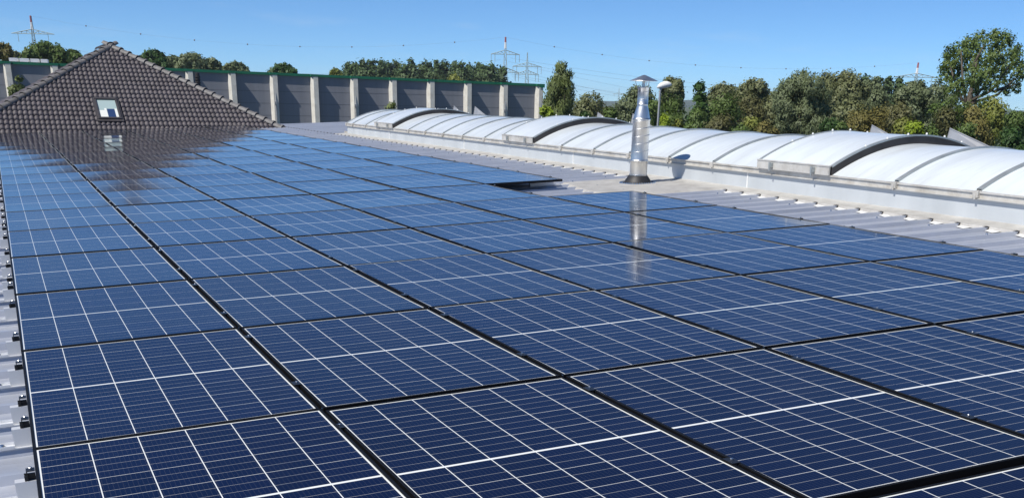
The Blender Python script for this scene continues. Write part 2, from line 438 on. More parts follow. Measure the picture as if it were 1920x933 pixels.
ribs_v = [25.70, 25.11, 23.96, 23.06, 21.76, 20.60, 19.50, 18.38, 17.26, 16.12, 15.14, 13.90, 12.78, 11.63, 10.50, 9.38, 8.27, 7.20, 5.92, 4.84, 3.71, 2.6, 1.5, .4, -.7, -1.8, -2.9]
hatches = [(21.76, 23.06), (13.90, 15.14), (5.92, 7.20)]
def arc(t, dh=0, dx=0):
    return (dx*(2*t-1) + SW*t, WB + dh + 4*SH*t*(1-t))
def strip(v0, v1, dh, n=26, nv=4, t0=0.0, t1=1.0, dx=0):
    mb = MB()
    for j in range(nv+1):
        vv = v0+(v1-v0)*j/nv; sag = -.006*math.sin(math.pi*j/nv)
        for i in range(n+1):
            x, z = arc(t0+(t1-t0)*i/n, dh+sag, dx); mb.v.append((x, vv, z))
    for j in range(nv):
        for i in range(n): a = j*(n+1)+i; mb.f.append((a, a+1, a+n+2, a+n+1))
    return mb
def bar(v0, v1, dh0, dh1, n=26, dx=0):
    mb = MB()
    for i in range(n+1):
        t = i/n; x, z = arc(t, 0, dx); mb.v += [(x, v0, z+dh0), (x, v0, z+dh1), (x, v1, z+dh1), (x, v1, z+dh0)]
    for i in range(n):
        for q in range(4): a = i*4+q; b2 = i*4+(q+1) % 4; mb.f.append((a, b2, b2+4, a+4))
    return mb
for i in range(len(ribs_v)-1):
    v1, v0 = ribs_v[i], ribs_v[i+1]
    if (v0, v1) in hatches: continue
    strip(v0+.004, v1-.004, .004).build('vault_pane', M_DOME, sky_l, smooth=True)
hv = set([q for h in hatches for q in h])
for v in ribs_v:
    if v in hv: continue
    bar(v-.030, v+.030, -.002, .022).build('glazing_bar', M_RIB, sky_l)
    mb = MB(); mb.box(-.045, .03, v-.035, v+.035, .108, .172); mb.box(-.05, -.03, v-.012, v+.012, .09, .15); mb.build('bar_foot', M_GUT, sky_l)
# curved closing panel at the far end
mb = MB(); n = 26; mb.v = [(arc(i/n)[0], SV1, arc(i/n)[1]) for i in range(n+1)]; mb.f = [tuple(range(n+1))]
mb.build('end_panel', M_DOME, sky_l)
for (v0, v1) in hatches:
    h = empty('smoke_hatch'); h.parent = sky_l
    strip(v0-.02, v1+.02, .098, dx=.02).build('hatch_pane', M_DOME, h, smooth=True)
    s = bar(v0-.045, v0-.018, -.005, .088, dx=.02); s.build('hatch_side', M_DARK, h)
    s = bar(v1+.018, v1+.045, -.005, .088, dx=.02); s.build('hatch_side', M_DARK, h)
    bar(v0-.055, v0-.012, .088, .106, dx=.02).build('hatch_trim', M_RIB, h); bar(v1+.012, v1+.055, .088, .106, dx=.02).build('hatch_trim', M_RIB, h)
    mb = MB(); mb.box(-.055, -.035, v0-.04, v1+.04, .165, .262); mb.box(-.062, -.02, v0-.045, v1+.045, .2615, .272); mb.build('hatch_kerb', M_GUT, h)
    mb = MB(); mb.box(SW+.035, SW+.055, v0-.04, v1+.04, .165, .262); mb.build('hatch_kerb', M_GUT, h)
    for q in (.18, .8):
        vv = v0+(v1-v0)*q; mb = MB(); mb.box(-.085, -.056, vv-.03, vv+.03, .19, .245); mb.box(-.095, -.085, vv-.012, vv+.012, .15, .25); mb.build('hinge', M_RIB, h)
    mb = MB(); mb.lathe([(0, .022), (.010, .018), (.014, 0)], 8); me_bc = mb.mesh('bolt_cap', M_WHITECAP_LIT)
    for e in (v0-.03, v1+.03):
        for t in (.2, .33, .46, .58, .7, .82):
            x, z = arc(t, .107, .02); link('bolt_cap', me_bc, h, (x, e, z))
    # wind deflector plates on the far side of the hatch
    for (a, b_, hh) in ((v1+.75, v1-.30, .475), (v0+.60, v0-.60, .48)):
        x = SW+.05; mb = MB()
        p = [(x-.12, a, .16), (x-.02, a+.02, .10+hh), (x-.02, b_, .235), (x-.12, b_, .12)]
        mb.quad(*p); mb.quad(*[(q[0]+.006, q[1], q[2]) for q in p][::-1])
        mb.tube([p[0], p[1], p[2]], .008, 6)
        mb.build('wind_deflector', M_DEFL, h)

# ------------------------------------------------------------------ flue pipe
fl = empty('flue_pipe', (8.085, 8.945, .205))
tag(fl, 'shiny galvanised flue pipe with conical rain cap rising from black rubber boot', 'flue pipe')
mb = MB(); mb.lathe([(.215, .030), (.205, .054), (.190, .062), (.178, .085), (.166, .105), (.154, .118), (.154, .124), (.144, .132), (.132, .148), (.127, .151)], 48)
mb.build('rubber_boot', M_RUBBER, fl, smooth=True)
mb = MB(); mb.lathe([(.129, .132), (.129, .146), (.1235, .149), (.1235, .156), (.129, .159), (.129, .163), (.122, .165)], 48); mb.build('clamp_ring', M_STEEL, fl)
prof = [(.120, .14), (.120, .335), (.124, .337), (.126, .345), (.124, .353), (.120, .355), (.119, .36), (.1165, .865), (.121, .868), (.122, .876), (.120, .884), (.112, .888), (.110, .90), (.098, .96), (.076, 1.04), (.0735, 1.05), (.074, 1.06), (.077, 1.064), (.0735, 1.068), (.0735, 1.255), (.077, 1.258), (.077, 1.272), (.080, 1.276), (.080, 1.285), (.072, 1.285)]
mb = MB(); mb.lathe(prof, 56); mb.build('duct', M_STEEL, fl, smooth=True)
mb = MB(); pts = []
for i in range(0, 24*5+1):
    t = i/24; z = .40 + t*.098; pts.append((.1195*math.cos(t*2*math.pi), .1195*math.sin(t*2*math.pi), z))
mb.tube(pts, .0038, 6); pts = []
for i in range(0, 24*2+1):
    t = i/24; pts.append((.0745*math.cos(t*2*math.pi), .0745*math.sin(t*2*math.pi), 1.075+t*.085))
mb.tube(pts, .003, 6); mb.build('spiral_seam', M_STEEL, fl, smooth=True)
mb = MB()
for a in (20, 140, 260):
    c, s = math.cos(R(a)), math.sin(R(a)); mb.tube([(c*.078, s*.078, 1.27), (c*.10, s*.10, 1.31), (c*.118, s*.118, 1.372)], .0045, 6)
mb.tube([(0, 0, 1.26), (0, 0, 1.40)], .022, 12); mb.build('cap_bracket', M_STEEL, fl)
mb = MB(); mb.lathe([(.0, 1.435), (.02, 1.431), (.188, 1.362), (.190, 1.357), (.186, 1.357), (.02, 1.424), (0, 1.427)], 48); mb.build('rain_cap', M_STEEL, fl)
mb = MB()
mb.lathe([(0, .020), (.009, .016), (.011, .0)], 8); me_riv = mb.mesh('boot_rivet', M_BOLT)
for i in range(44):
    t = 2*math.pi*i/44; rr_ = .238 + .012*math.sin(5*t)
    link('boot_rivet', me_riv, fl, (rr_*math.cos(t), rr_*math.sin(t), .052+rr_*math.cos(t)*.0406))

# ------------------------------------------------------------------ solar panels
ORD = ['zeroth', 'first', 'second', 'third', 'fourth', 'fifth', 'sixth', 'seventh', 'eighth', 'ninth', 'tenth', 'eleventh', 'twelfth', 'thirteenth', 'fourteenth', 'fifteenth', 'sixteenth', 'seventeenth', 'eighteenth', 'nineteenth', 'twentieth', 'twenty-first', 'twenty-second']
FW_ = .0125
mb = MB()
o4 = [(0, 0), (PW, 0), (PW, PL), (0, PL)]; i4 = [(FW_, FW_), (PW-FW_, FW_), (PW-FW_, PL-FW_), (FW_, PL-FW_)]
for zt, ring in ((-.030, o4), (-.0008, o4), (0, [(x+(.0008 if x == 0 else -.0008), y+(.0008 if y == 0 else -.0008)) for x, y in o4]), (0, i4), (-.006, i4)):
    mb.v += [(x, y, zt) for x, y in ring]
for L in range(4):
    for q in range(4): a = L*4+q; b2 = L*4+(q+1) % 4; mb.f.append((a, b2, b2+4, a+4))
me_frame = mb.mesh('frame', M_FRAME)
def glass_mesh(sx, sy, tw):
    mb = MB(); nx, ny = 6, 12
    for j in range(ny+1):
        for i in range(nx+1):
            a, b_ = i/nx, j/ny
            z = -.0016 - sx*4*a*(1-a) - sy*4*b_*(1-b_) + tw*(a-.5)*(b_-.5)*.0
            mb.v.append((FW_*.6+(PW-FW_*1.2)*a, FW_*.6+(PL-FW_*1.2)*b_, z))
    for j in range(ny):
        for i in range(nx): q = j*(nx+1)+i; mb.f.append((q, q+1, q+nx+2, q+nx+1))
    return mb.mesh('cell_glass', M_CELL, True)
me_glass = [glass_mesh(.0006, s, 0) for s in (.0030, .0042, .0054, .0036)]
mb = MB(); mb.box(0, PW, 0, PL, -.0301, -.0295); 
mb.quad((.02, .02, -.012), (PW-.02, .02, -.012), (PW-.02, PL-.02, -.012), (.02, PL-.02, -.012)); me_back = mb.mesh('back_sheet', M_FRAME)
mb = MB(); mb.box(-.0145, -.004, -.03, .03, -.028, .0035); mb.box(-.028, .0085, -.03, .03, .0016, .0045); me_mid = mb.mesh('clamp', M_CLAMP)
mb = MB(); mb.lathe([(.0, .0125), (.0052, .0125), (.0065, .011), (.0065, .0047)], 8, (-.0094, 0)); me_bolt = mb.mesh('bolt', M_BOLT)
mb = MB(); mb.box(-.028, -.001, -.019, .019, .0012, .0040); mb.box(-.031, -.028, -.019, .019, -.042, .0040); mb.box(-.040, -.031, -.018, -.015, -.042, -.014)
mb.box(-.040, -.031, .015, .018, -.042, -.014); mb.box(-.030, -.002, -.004, .004, -.045, -.010); me_end = mb.mesh('clamp', M_CLAMP)
mb = MB(); mb.lathe([(.0, .013), (.0055, .013), (.0068, .0115), (.0068, .0042)], 8, (-.015, 0)); me_ebolt = mb.mesh('bolt', M_BOLT)
mb = MB(); mb.box(-.175, .30, -.034, .034, WP+.036, WP+.0395); mb.box(-.075, .30, -.020, .020, WP+.040, -.034); mb.box(-.175, -.075, -.034, -.030, WP+.040, WP+.050)
mb.box(-.175, -.075, .030, .034, WP+.040, WP+.050); me_rail = mb.mesh('rail', M_RAIL)
mb = MB(); mb.lathe([(.0, .012), (.008, .012), (.011, .010), (.013, .003), (.017, .002), (.018, 0)], 10); me_rscrew = mb.mesh('screw', M_BOLT)
mb = MB(); mb.box(-.0125, -.0085, -.014, -.006, -.03, .003); me_tab = mb.mesh('earthing_tab', M_BOLT)
mb = MB(); mb.box(-.15, .15, -.020, .020, -.055, -.031); me_railm = mb.mesh('rail', M_ALU)
GRP = 'solar panels laid in rows over the sheet roof'
rp = random.Random(11)
def row_v(r):
    v = r*PITCHY + .010
    if r >= 5: v += .024
    if r == -2: v -= .040
    return v
def snap(v):
    return RIB0 + round((v-RIB0)/RIBP)*RIBP
CO = ['leftmost column', 'second column from the left', 'third column from the left', 'fourth column from the left', 'second column from the right', 'rightmost column']
for r in range(-2, 17):
    for c in range(6):
        if c == 5 and r == 4: continue
        if r == -2 and c < 1: continue
        v = row_v(r); dz = rp.uniform(-.0012, .0012)
        e = empty('solar_panel', mat=rf(c*PITCHX + .0093, v, dz) @ Matrix.Rotation(R(.42 if r >= 6 else 0), 4, 'X') @ Matrix.Rotation(R(rp.uniform(-.16, .16)), 4, 'X') @ Matrix.Rotation(R(rp.uniform(-.09, .09)), 4, 'Y'))
        rn = r + 3                        # first row is the frontmost one in view
        if c == 5 and r == 5:
            lb = 'dark blue solar panel with exposed black front edge just beyond the empty slot'
        elif c == 5 and r == 3:
            lb = 'dark blue solar panel in front of the empty slot, nearest the flue pipe'
        elif r == 16:
            lb = 'solar panel in the %s, farthest row by the tiled roof' % CO[c]
        elif r == -2:
            lb = 'solar panel in the frontmost row, lower right corner, %s' % CO[c]
        else:
            lb = 'solar panel, %s, %s row from the front' % (CO[c], ORD[rn])
        tag(e, lb, 'solar panel', GRP)
        link('frame', me_frame, e); link('cell_glass', me_glass[rp.randrange(4)], e)
        link('back_sheet', me_back, e)
        if c and r > -2: link('earthing_tab', me_tab, e)
        for yl in (.32, 1.44):
            yc = snap(v+yl)-v
            if yc < .06: yc += RIBP
            if yc > PL-.06: yc -= RIBP
            if c == 0:
                k = link('clamp', me_end, e, (0, yc, 0)); link('bolt', me_ebolt, k)
                q = link('rail', me_rail, e, (0, yc, 0)); link('screw', me_rscrew, q, (-.125, 0, WP+.0395))
            else:
                k = link('clamp', me_mid, e, (0, yc, 0)); link('bolt', me_bolt, k)
                link('rail', me_railm, e, (0, yc, 0))
            if c == 5 or (c == 4 and r == 4):
                k = link('clamp', me_end, e, (PW, yc, 0)); k.rotation_euler = (0, 0, math.pi); link('bolt', me_ebolt, k)
                q = link('rail', me_rail, e, (PW, yc, 0)); q.rotation_euler = (0, 0, math.pi)
        if c == 0:
            yc = snap(v+.9)-v
            if r % 2 == 0: k = link('clamp', me_end, e, (0, yc, 0)); link('bolt', me_ebolt, k); link('rail', me_rail, e, (0, yc, 0))

# ------------------------------------------------------------------ tiled house behind the array
YE, ZE, PT = 30.75, -.05, R(28)
AX, AY = 3.88, 35.866                    # apex in plan
AZ = ZE + math.tan(PT)*(AY-YE); HW = AY-YE
house = empty('tiled_house', (AX, YE, 0))
tag(house, 'house with dark brown-grey tiled hip roof rising behind the solar panels', 'house')
hx = HW*1.0
mb = MB(); mb.box(-hx+.45, hx-.45, .45, 14.5, GZ, ZE-.15); mb.build('wall', M_RENDER, house)
mb = MB(); mb.box(-hx-.05, hx+.05, -.12, .0, ZE-.16, ZE-.03); mb.box(-hx-.05, hx+.05, 15.05, 15.17, ZE-.16, ZE-.03)
mb.build('gutter', M_LEAD, house)
# front hip slope: real courses of double-rolled tiles, object x across and y up the slope
slope_len = HW/math.cos(PT)
def tile_slope(name, half, top, length, clip):
    mb = MB(); TW, TL = .14, .27; lift = .032
    prof_ = [(0, -.004), (.10, .014), (.25, .030), (.42, .035), (.60, .030), (.76, .014), (.86, -.002), (.93, -.010)]
    nc = int(math.ceil(length/TL)); nxt = int(math.ceil(half*2/TW))
    xs = [(-half + TW*i + TW*p, h) for i in range(nxt) for p, h in prof_]
    for j in range(nc):
        y0, y1 = j*TL, (j+1)*TL+.02
        n0 = len(mb.v)
        for x, h in xs:
            cu = .010*math.cos((x/TW % 1-.45)*5)     # rounded nose of each tile
            mb.v += [(x, y0+.006-cu, h*.2), (x, y0-cu, lift+h), (x, y1, h+.002)]
        for i in range(len(xs)-1):
            a = n0+i*3; mb.f += [(a, a+3, a+4, a+1), (a+1, a+4, a+5, a+2)]
    me = mb.mesh(name, M_TILE, True)
    bm = bmesh.new(); bm.from_mesh(me)
    for co, no in clip:
        bmesh.ops.bisect_plane(bm, geom=bm.verts[:]+bm.edges[:]+bm.faces[:], plane_co=co, plane_no=no, clear_outer=True)
    bm.to_mesh(me); bm.free()
    for p in me.polygons: p.use_smooth = True
    return me
k_ = HW/slope_len
for nm, rz, org, half, clip in (
    ('tiled_slope', 0, (0, 0, ZE), hx, [((hx, 0, 0), (1, k_, 0)), ((-hx, 0, 0), (-1, k_, 0))]),
    ('tiled_slope', 90, (hx, HW+2.4, ZE), HW+2.4+.0, [((-(HW+2.4), 0, 0), (-1, k_, 0)), ((0, slope_len, 0), (0, 1, 0))]),
    ('tiled_slope', -90, (-hx, HW+2.4, ZE), HW+2.4, [((HW+2.4, 0, 0), (1, k_, 0)), ((0, slope_len, 0), (0, 1, 0))])):
    me = tile_slope(nm, half, 0, slope_len, clip)
    o = bpy.data.objects.new(nm, me); COL.objects.link(o); o.parent = house
    o.location = org; o.rotation_euler = (Matrix.Rotation(R(rz), 3, 'Z') @ Matrix.Rotation(PT, 3, 'X')).to_euler()
mb = MB(); zz = AZ-ZE
mb.quad((-hx, 15.1, ZE), (hx, 15.1, ZE), (0, 15.1-HW, AZ-.02)); mb.quad((-hx, .05, ZE-.03), (hx, .05, ZE-.03), (0, HW, AZ-.06)); mb.build('roof_underlay', M_TILE, house)
def caps(p0, p1, name):
    p0, p1 = Vector(p0), Vector(p1); d = p1-p0; L = d.length; d.normalize(); n = int(L/.335)
    side = d.cross(Vector((0, 0, 1))).normalized(); upv = side.cross(d).normalized(); mb = MB()
    for i in range(n+1):
        a = p0 + d*(i*.335-.02); b_ = p0 + d*(i*.335+.37)
        n0 = len(mb.v); seg = 10
        for P_, rr_, lf in ((a, .125, .012), (a, .135, .022), (a + d*.05, .135, .022), (a+d*.055, .122, .012), (b_, .104, .0)):
            for q in range(seg+1):
                t = math.pi*q/seg; mb.v.append(tuple(P_ + side*(rr_*math.cos(t)) + upv*(rr_*.85*math.sin(t)+lf-.035)))
        for s_ in range(4):
            for q in range(seg): e = n0+s_*(seg+1)+q; mb.f.append((e, e+1, e+seg+2, e+seg+1))
    return mb.build(name, M_HIP, house, smooth=False)
caps((hx+.05, -.03, ZE+.03), (0, HW, zz+ZE+.04), 'hip_cap_tiles')
caps((-hx-.05, -.03, ZE+.03), (0, HW, zz+ZE+.04), 'hip_cap_tiles')
caps((0, HW-.1, zz+ZE+.05), (0, 15.1-HW, zz+ZE+.05), 'ridge_cap_tiles')
mb = MB(); mb.lathe([(.15, AZ-.02), (.15, AZ+.06), (.12, AZ+.10), (.05, AZ+.125), (0, AZ+.13)], 16, (0, HW)); mb.build('ridge_end_cap', M_HIP, house, smooth=True)
# roof window
sl = empty('roof_window'); sl.parent = house
sl.location = (2.865+.02-AX+.35, .93, ZE + math.tan(PT)*.93 + .045); sl.rotation_euler = (PT, 0, 0)
hw_, hl = .335, .60
mb = MB(); mb.box(-hw_, hw_, 0, .07, .02, .085); mb.box(-hw_, hw_, 2*hl-.09, 2*hl, .02, .10); mb.box(-hw_, -hw_+.065, .07, 2*hl-.09, .02, .09); mb.box(hw_-.065, hw_, .07, 2*hl-.09, .02, .09)
mb.build('frame', M_LEAD, sl, bevel=.006)
mb = MB(); mb.box(-hw_-.05, hw_+.05, -.10, 0, .015, .045); mb.box(-hw_-.045, -hw_-.001, 0, 2*hl+.04, .02, .055); mb.box(hw_+.001, hw_+.045, 0, 2*hl+.04, .02, .055)
mb.build('flashing_skirt', M_LEAD, sl)
# things seen through the pane: pale lining and a dark blue blind
mb = MB(); mb.box(-hw_+.065, hw_-.065, .07, 2*hl-.09, .050, .053); mb.build('pane', mat_glass('reveal_pane', (.36, .46, .46), .04), sl)
mb = MB(); mb.box(-.03, .19, .10, .58, .0535, .056); mb.build('blind', mat_glass('blue_blind', (.028, .055, .14), .12), sl)
mb = MB(); mb.box(.195, .262, .085, .60, .0535, .0555); mb.box(-.262, -.035, .075, .50, .0535, .0555); mb.box(-.10, -.035, .50, .62, .0535, .0555)
mb.build('lining', simple('white_lining', (.72, .74, .70), .5, 0, .03), sl)
# vent cowl on the far slope
vp = at(372.5, 172, 37.2)
vt = empty('vent_cowl'); vt.parent = house; vt.location = (vp.x-AX, vp.y-YE, 0)
mb = MB(); z0 = vp.z-.25; zt = at(371.5, 137, 37.2).z
mb.lathe([(.085, z0), (.085, zt-.34), (.10, zt-.33), (.10, zt-.30), (.085, zt-.29), (.085, zt-.25), (.10, zt-.24), (.10, zt-.21), (.085, zt-.20), (.085, zt-.16), (.10, zt-.15), (.10, zt-.12), (.085, zt-.11), (.08, zt-.02), (.05, zt), (0, zt)], 20)
mb.build('cowl_body', M_RUBBER, vt)

# ------------------------------------------------------------------ long hall
TH = R(19.0); rt = Vector((RIGHT.x, RIGHT.y, 0)).normalized(); fwh = Vector((-rt.y, rt.x, 0))
HD = rt*math.cos(TH) + fwh*math.sin(TH); HN = Vector((HD.y, -HD.x, 0))       # towards the camera
P0 = at(1006, 160, 140.0); P0.z = 0
hall = empty('warehouse_hall', (0, 0, 0))
tag(hall, 'long dark grey warehouse hall with pale concrete pillars and green roof edge', 'hall')
hall.matrix_world = Matrix(((HD.x, -HN.x, 0, P0.x), (HD.y, -HN.y, 0, P0.y), (0, 0, 1, GZ), (0, 0, 0, 1)))  # local x along wall, y into building
def top_at(s):                           # the parapet drops gently to the right
    return (3.455 + (4.355-3.455)*(-s+1.0)/66.0) - GZ
SP, NB = 5.0, 16
x_end = .95
mb = MB(); xs0, xs1 = -NB*SP-.6, x_end-.1
ys_ = [.42, 32]
t0, t1 = top_at(xs0)-.25, top_at(xs1)-.25
mb.v = [(xs0, .42, 0), (xs1, .42, 0), (xs1, .42, t1), (xs0, .42, t0), (xs0, 32, 0), (xs1, 32, 0), (xs1, 32, t1), (xs0, 32, t0)]
mb.f = [(0, 1, 2, 3), (1, 5, 6, 2), (5, 4, 7, 6), (4, 0, 3, 7)]
mb.build('wall', M_GREYWALL, hall)
mb = MB()
for z in (1.4, 2.8, 4.2, 5.6, 7.0, 8.4):
    for k in range(NB): mb.box(-(k+1)*SP+.75, -k*SP-.02, .412, .4185, z, z+.02)
mb.build('wall_panel_joints', M_RUBBER, hall)
mb = MB(); mb.v = [(xs0, .3, t0+.02), (xs1, .3, t1+.02), (xs1, 32, t1+.02), (xs0, 32, t0+.02)]; mb.f = [(0, 1, 2, 3)]; mb.build('roof', M_BITUM, hall)
mb = MB()
def wedge(mb, x0, x1, y0, y1, o0, o1):
    a, b_ = top_at(x0), top_at(x1); n0 = len(mb.v)
    mb.v += [(x0, y0, a+o0), (x1, y0, b_+o0), (x1, y1, b_+o0), (x0, y1, a+o0), (x0, y0, a+o1), (x1, y0, b_+o1), (x1, y1, b_+o1), (x0, y1, a+o1)]
    mb.f += [tuple(n0+i for i in q) for q in ((0,3,2,1),(4,5,6,7),(0,1,5,4),(1,2,6,5),(2,3,7,6),(3,0,4,7))]
wedge(mb, xs0, x_end, .18, .46, -.30, 0); wedge(mb, x_end-.25, x_end+.03, .46, 32, -.30, 0)
for k in range(NB+1):
    wedge(mb, -k*SP-.05 if k else -.05, -k*SP+.92, -.45, .178, -.26, -.02)
wedge(mb, .25, 1.0, -.50, -.48, -.45, .0)
mb.build('green_fascia', M_GREEN, hall)
for k in range(NB+1):
    x = -k*SP; hh = top_at(x+.4)-.27
    mb = MB(); mb.v = [(x-.06, .41, z) for z in (0, hh)] + [(x+.25, -.42, z) for z in (0, hh)] + [(x+.82, -.42, z) for z in (0, hh)] + [(x+.82, .41, z) for z in (0, hh)]
    mb.f = [(0, 1, 3, 2), (2, 3, 5, 4), (4, 5, 7, 6), (1, 7, 5, 3), (0, 2, 4, 6)]; p = mb.build('pillar', M_CONC, hall)
    if k in (0, 1, 5, 7, 13):
        mb = MB(); mb.box(x+.30, x+.62, -.64, -.421, hh-3.35, hh-3.05); mb.tube([(x+.46, -.52, hh-3.3), (x+.46, -.52, 0)], .07, 8); mb.tube([(x+.7, -.1, hh), (x+.46, -.52, hh-3.1)], .05, 6)
        mb.build('rain_hopper', M_POST, p)
mb = MB()
for (a, b_) in ((46, 60), (64, 79), (83, 97), (101, 113)):
    pa = hall.matrix_world.inverted() @ at(a, 110, 128); pb = hall.matrix_world.inverted() @ at(b_, 110, 128)
    x0, x1 = pa.x-1.2, pb.x-1.2
    tz = top_at(x0); mb.box(x0, x1, 2.5, 5.0, tz-.3, tz+.42)
mb.build('roof_light_domes', M_WHITE, hall)

# ------------------------------------------------------------------ pylons and wires
def pylon(px, top, dist, label, tip=True, arms=((.34, 9.0), (.55, 7.6)), height=None, tipfrac=.2):
    g_ = at(px, top, dist); base = Vector((g_.x, g_.y, GZ)); Ht = g_.z-GZ
    root = empty('power_pylon', base, rz=R(-20)); tag(root, label, 'pylon', 'high voltage pylons beyond the trees')
    wid = lambda z: max(.35, (1-z/Ht)**1.15*Ht*.10 + .55*(1-z/Ht)+.25)
    def seg(z0, z1, mat, name, n, r=.065):
        mb = MB()
        for i in range(n):
            za, zb = z0+(z1-z0)*i/n, z0+(z1-z0)*(i+1)/n; wa, wb = wid(za)/2*1.0, wid(zb)/2*1.0
            ca = [(-wa,-wa,za),(wa,-wa,za),(wa,wa,za),(-wa,wa,za)]; cb = [(-wb,-wb,zb),(wb,-wb,zb),(wb,wb,zb),(-wb,wb,zb)]
            for q in range(4):
                mb.tube([ca[q], cb[q]], r*1.5, 4, False); mb.tube([ca[q], cb[(q+1) % 4]], r*.8, 4, False); mb.tube([ca[(q+1) % 4], cb[q]], r*.8, 4, False)
                mb.tube([cb[q], cb[(q+1) % 4]], r*.8, 4, False)
        return mb.build(name, mat, root)
    tf = tipfrac
    seg(0, Ht*(1-tf), M_LATTICE, 'lattice_body', 10)
    if tip:
        seg(Ht*(1-tf), Ht*(1-tf*.45), M_WHITE, 'white_mast_section', 3, .16); seg(Ht*(1-tf*.45), Ht, M_RED, 'red_mast_section', 3, .16)
    else: seg(Ht*(1-tf), Ht, M_LATTICE, 'mast_tip', 4)
    for fr, half in arms:
        z = Ht*(1-fr); w0 = wid(z)/2; mb = MB()
        for s in (-1, 1):
            for yy in (-w0, w0):
                mb.tube([(s*w0, yy, z+1.9), (s*half, 0, z)], .14, 4, False); mb.tube([(s*w0, yy, z), (s*half, 0, z)], .14, 4, False)
                for t in (.25, .5, .75):
                    x = s*(w0+(half-w0)*t); mb.tube([(x, yy*(1-t), z+1.9*(1-t)), (x, yy*(1-t), z)], .08, 4, False)
                    mb.tube([(x, yy*(1-t), z+1.9*(1-t)), (s*(w0+(half-w0)*(t-.25)), yy*(1-t+.25), z)], .08, 4, False)
        mb.build('cross_arm', M_LATTICE, root)
        mb = MB()
        for s in (-1, 1):
            for q in (.72, .98) if half < 8 else (.70,):
                mb.tube([(s*half*q, 0, z+.2), (s*half*q, 0, z-3.6)], .13, 5)
        mb.build('insulator_strings', M_LATTICE, root)
    return root, Ht
py1, h1 = pylon(57, 30, 500, 'tall pylon with red and white mast tip, left above the tiled house', arms=((.19, 10.0),), tipfrac=.15)
py2, h2 = pylon(948, 70, 520, 'pylon with red and white mast tip, at the right end of the poplars', arms=((.21, 7.2), (.43, 7.0)), tipfrac=.14)
py3, h3 = pylon(989, 99, 560, 'plain grey pylon without red tip, right of the poplars', tip=False, arms=((.215, 7.8), (.335, 6.4)), tipfrac=.2)
py4, h4 = pylon(1161, 165, 1500, 'tiny faraway pylon on the blue hill left of the flue', tip=False, arms=((.3, 9),), tipfrac=.25)
py5, h5 = pylon(1722, 118, 560, 'pylon with red and white mast tip showing above the trees right', arms=((.23, 12.5),), tipfrac=.18)
def wire(name, a, b_, sag, r, label, balls=0, n=28):
    a, b_ = Vector(a), Vector(b_); mb = MB()
    pts = [a.lerp(b_, i/n) - Vector((0, 0, sag*4*(i/n)*(1-i/n))) for i in range(n+1)]
    root = empty(name, a); tag(root, label, 'power line', 'power lines strung between the pylons')
    mb.tube([p-a for p in pts], r, 4, False); mb.build('cable', M_WIRE, root)
    for i in range(balls):
        t = (i+1)/(balls+1); p = a.lerp(b_, t) - Vector((0, 0, sag*4*t*(1-t))) - a
        mb = MB(); mb.lathe([(.34*math.sin(math.pi*q/8), p.z-.34*math.cos(math.pi*q/8)) for q in range(9)], 12, (p.x, p.y)); mb.build('marker_ball', M_BALL, root, smooth=True)
    return root
T1, T2, T5 = at(57, 30, 500), at(948, 70, 520), at(1722, 118, 560)
wire('power_line', T1, T2, 8.4, .022, 'thin top wire with dark marker balls from left pylon to the poplars', 8)
wire('power_line', T2, T5, 7.6, .022, 'thin top wire with dark marker balls running over the flue pipe', 8)
wl = [((1, 1), at(-40, 128, 520), at(48, 93, 500), 2, 'short cable reaching the left pylon from the left frame edge'),
      ((1, 2), at(66, 78, 500), at(939, 112, 520), 10, 'long sagging cable crossing low behind the tiled house'),
      ((1, 3), at(80, 92, 500), at(939, 126, 520), 12, 'lowest long cable between left pylon and poplars'),
      ((2, 1), at(957, 109, 520), at(1700, 176, 560), 4, 'upper cable right of the red-tipped poplar pylon'),
      ((2, 2), at(953, 116, 520), at(1705, 182, 560), 4.5, 'second cable right of the red-tipped poplar pylon'),
      ((2, 3), at(957, 139, 520), at(1600, 215, 700), 4, 'third cable right of the red-tipped poplar pylon'),
      ((2, 4), at(960, 143, 520), at(1560, 222, 700), 4, 'fourth cable right of the red-tipped poplar pylon'),
      ((3, 1), at(1002, 128, 560), at(1500, 205, 900), 4, 'upper cable leaving the plain grey pylon to the right'),
      ((3, 2), at(998, 140, 560), at(1400, 205, 900), 4, 'lower cable leaving the plain grey pylon to the right')]
for _, a, b_, sg, lb in wl: wire('power_line', a, b_, sg, .036, lb)

# ------------------------------------------------------------------ street lamp
lp = at(1233, 240, 46); lt = at(1239, 166, 46)
lamp = empty('street_lamp', (lp.x, lp.y, GZ)); tag(lamp, 'grey street lamp with white curved head, standing behind the skylight right of the flue', 'street lamp')
hz = lt.z-GZ
mb = MB(); mb.tube([(0, 0, 0), (0, 0, hz*.5), (0, 0, hz-.12), (rt.x*.06, rt.y*.06, hz+.02), (rt.x*.16, rt.y*.16, hz+.05)], [.075, .06, .045, .04, .04], 10); mb.build('post', M_POST, lamp, smooth=True)
mb = MB(); q0 = Vector((0, 0, hz+.02)) - rt*.14
pts = [q0 + rt*(t*.62) + Vector((0, 0, .14*math.sin(min(1, t*1.1)*math.pi*.62))) for t in (0, .12, .3, .5, .7, .9, 1)]
mb.tube(pts, [.03, .09, .13, .14, .13, .09, .03], 12); mb.build('lamp_head', M_LAMPW, lamp, smooth=True)

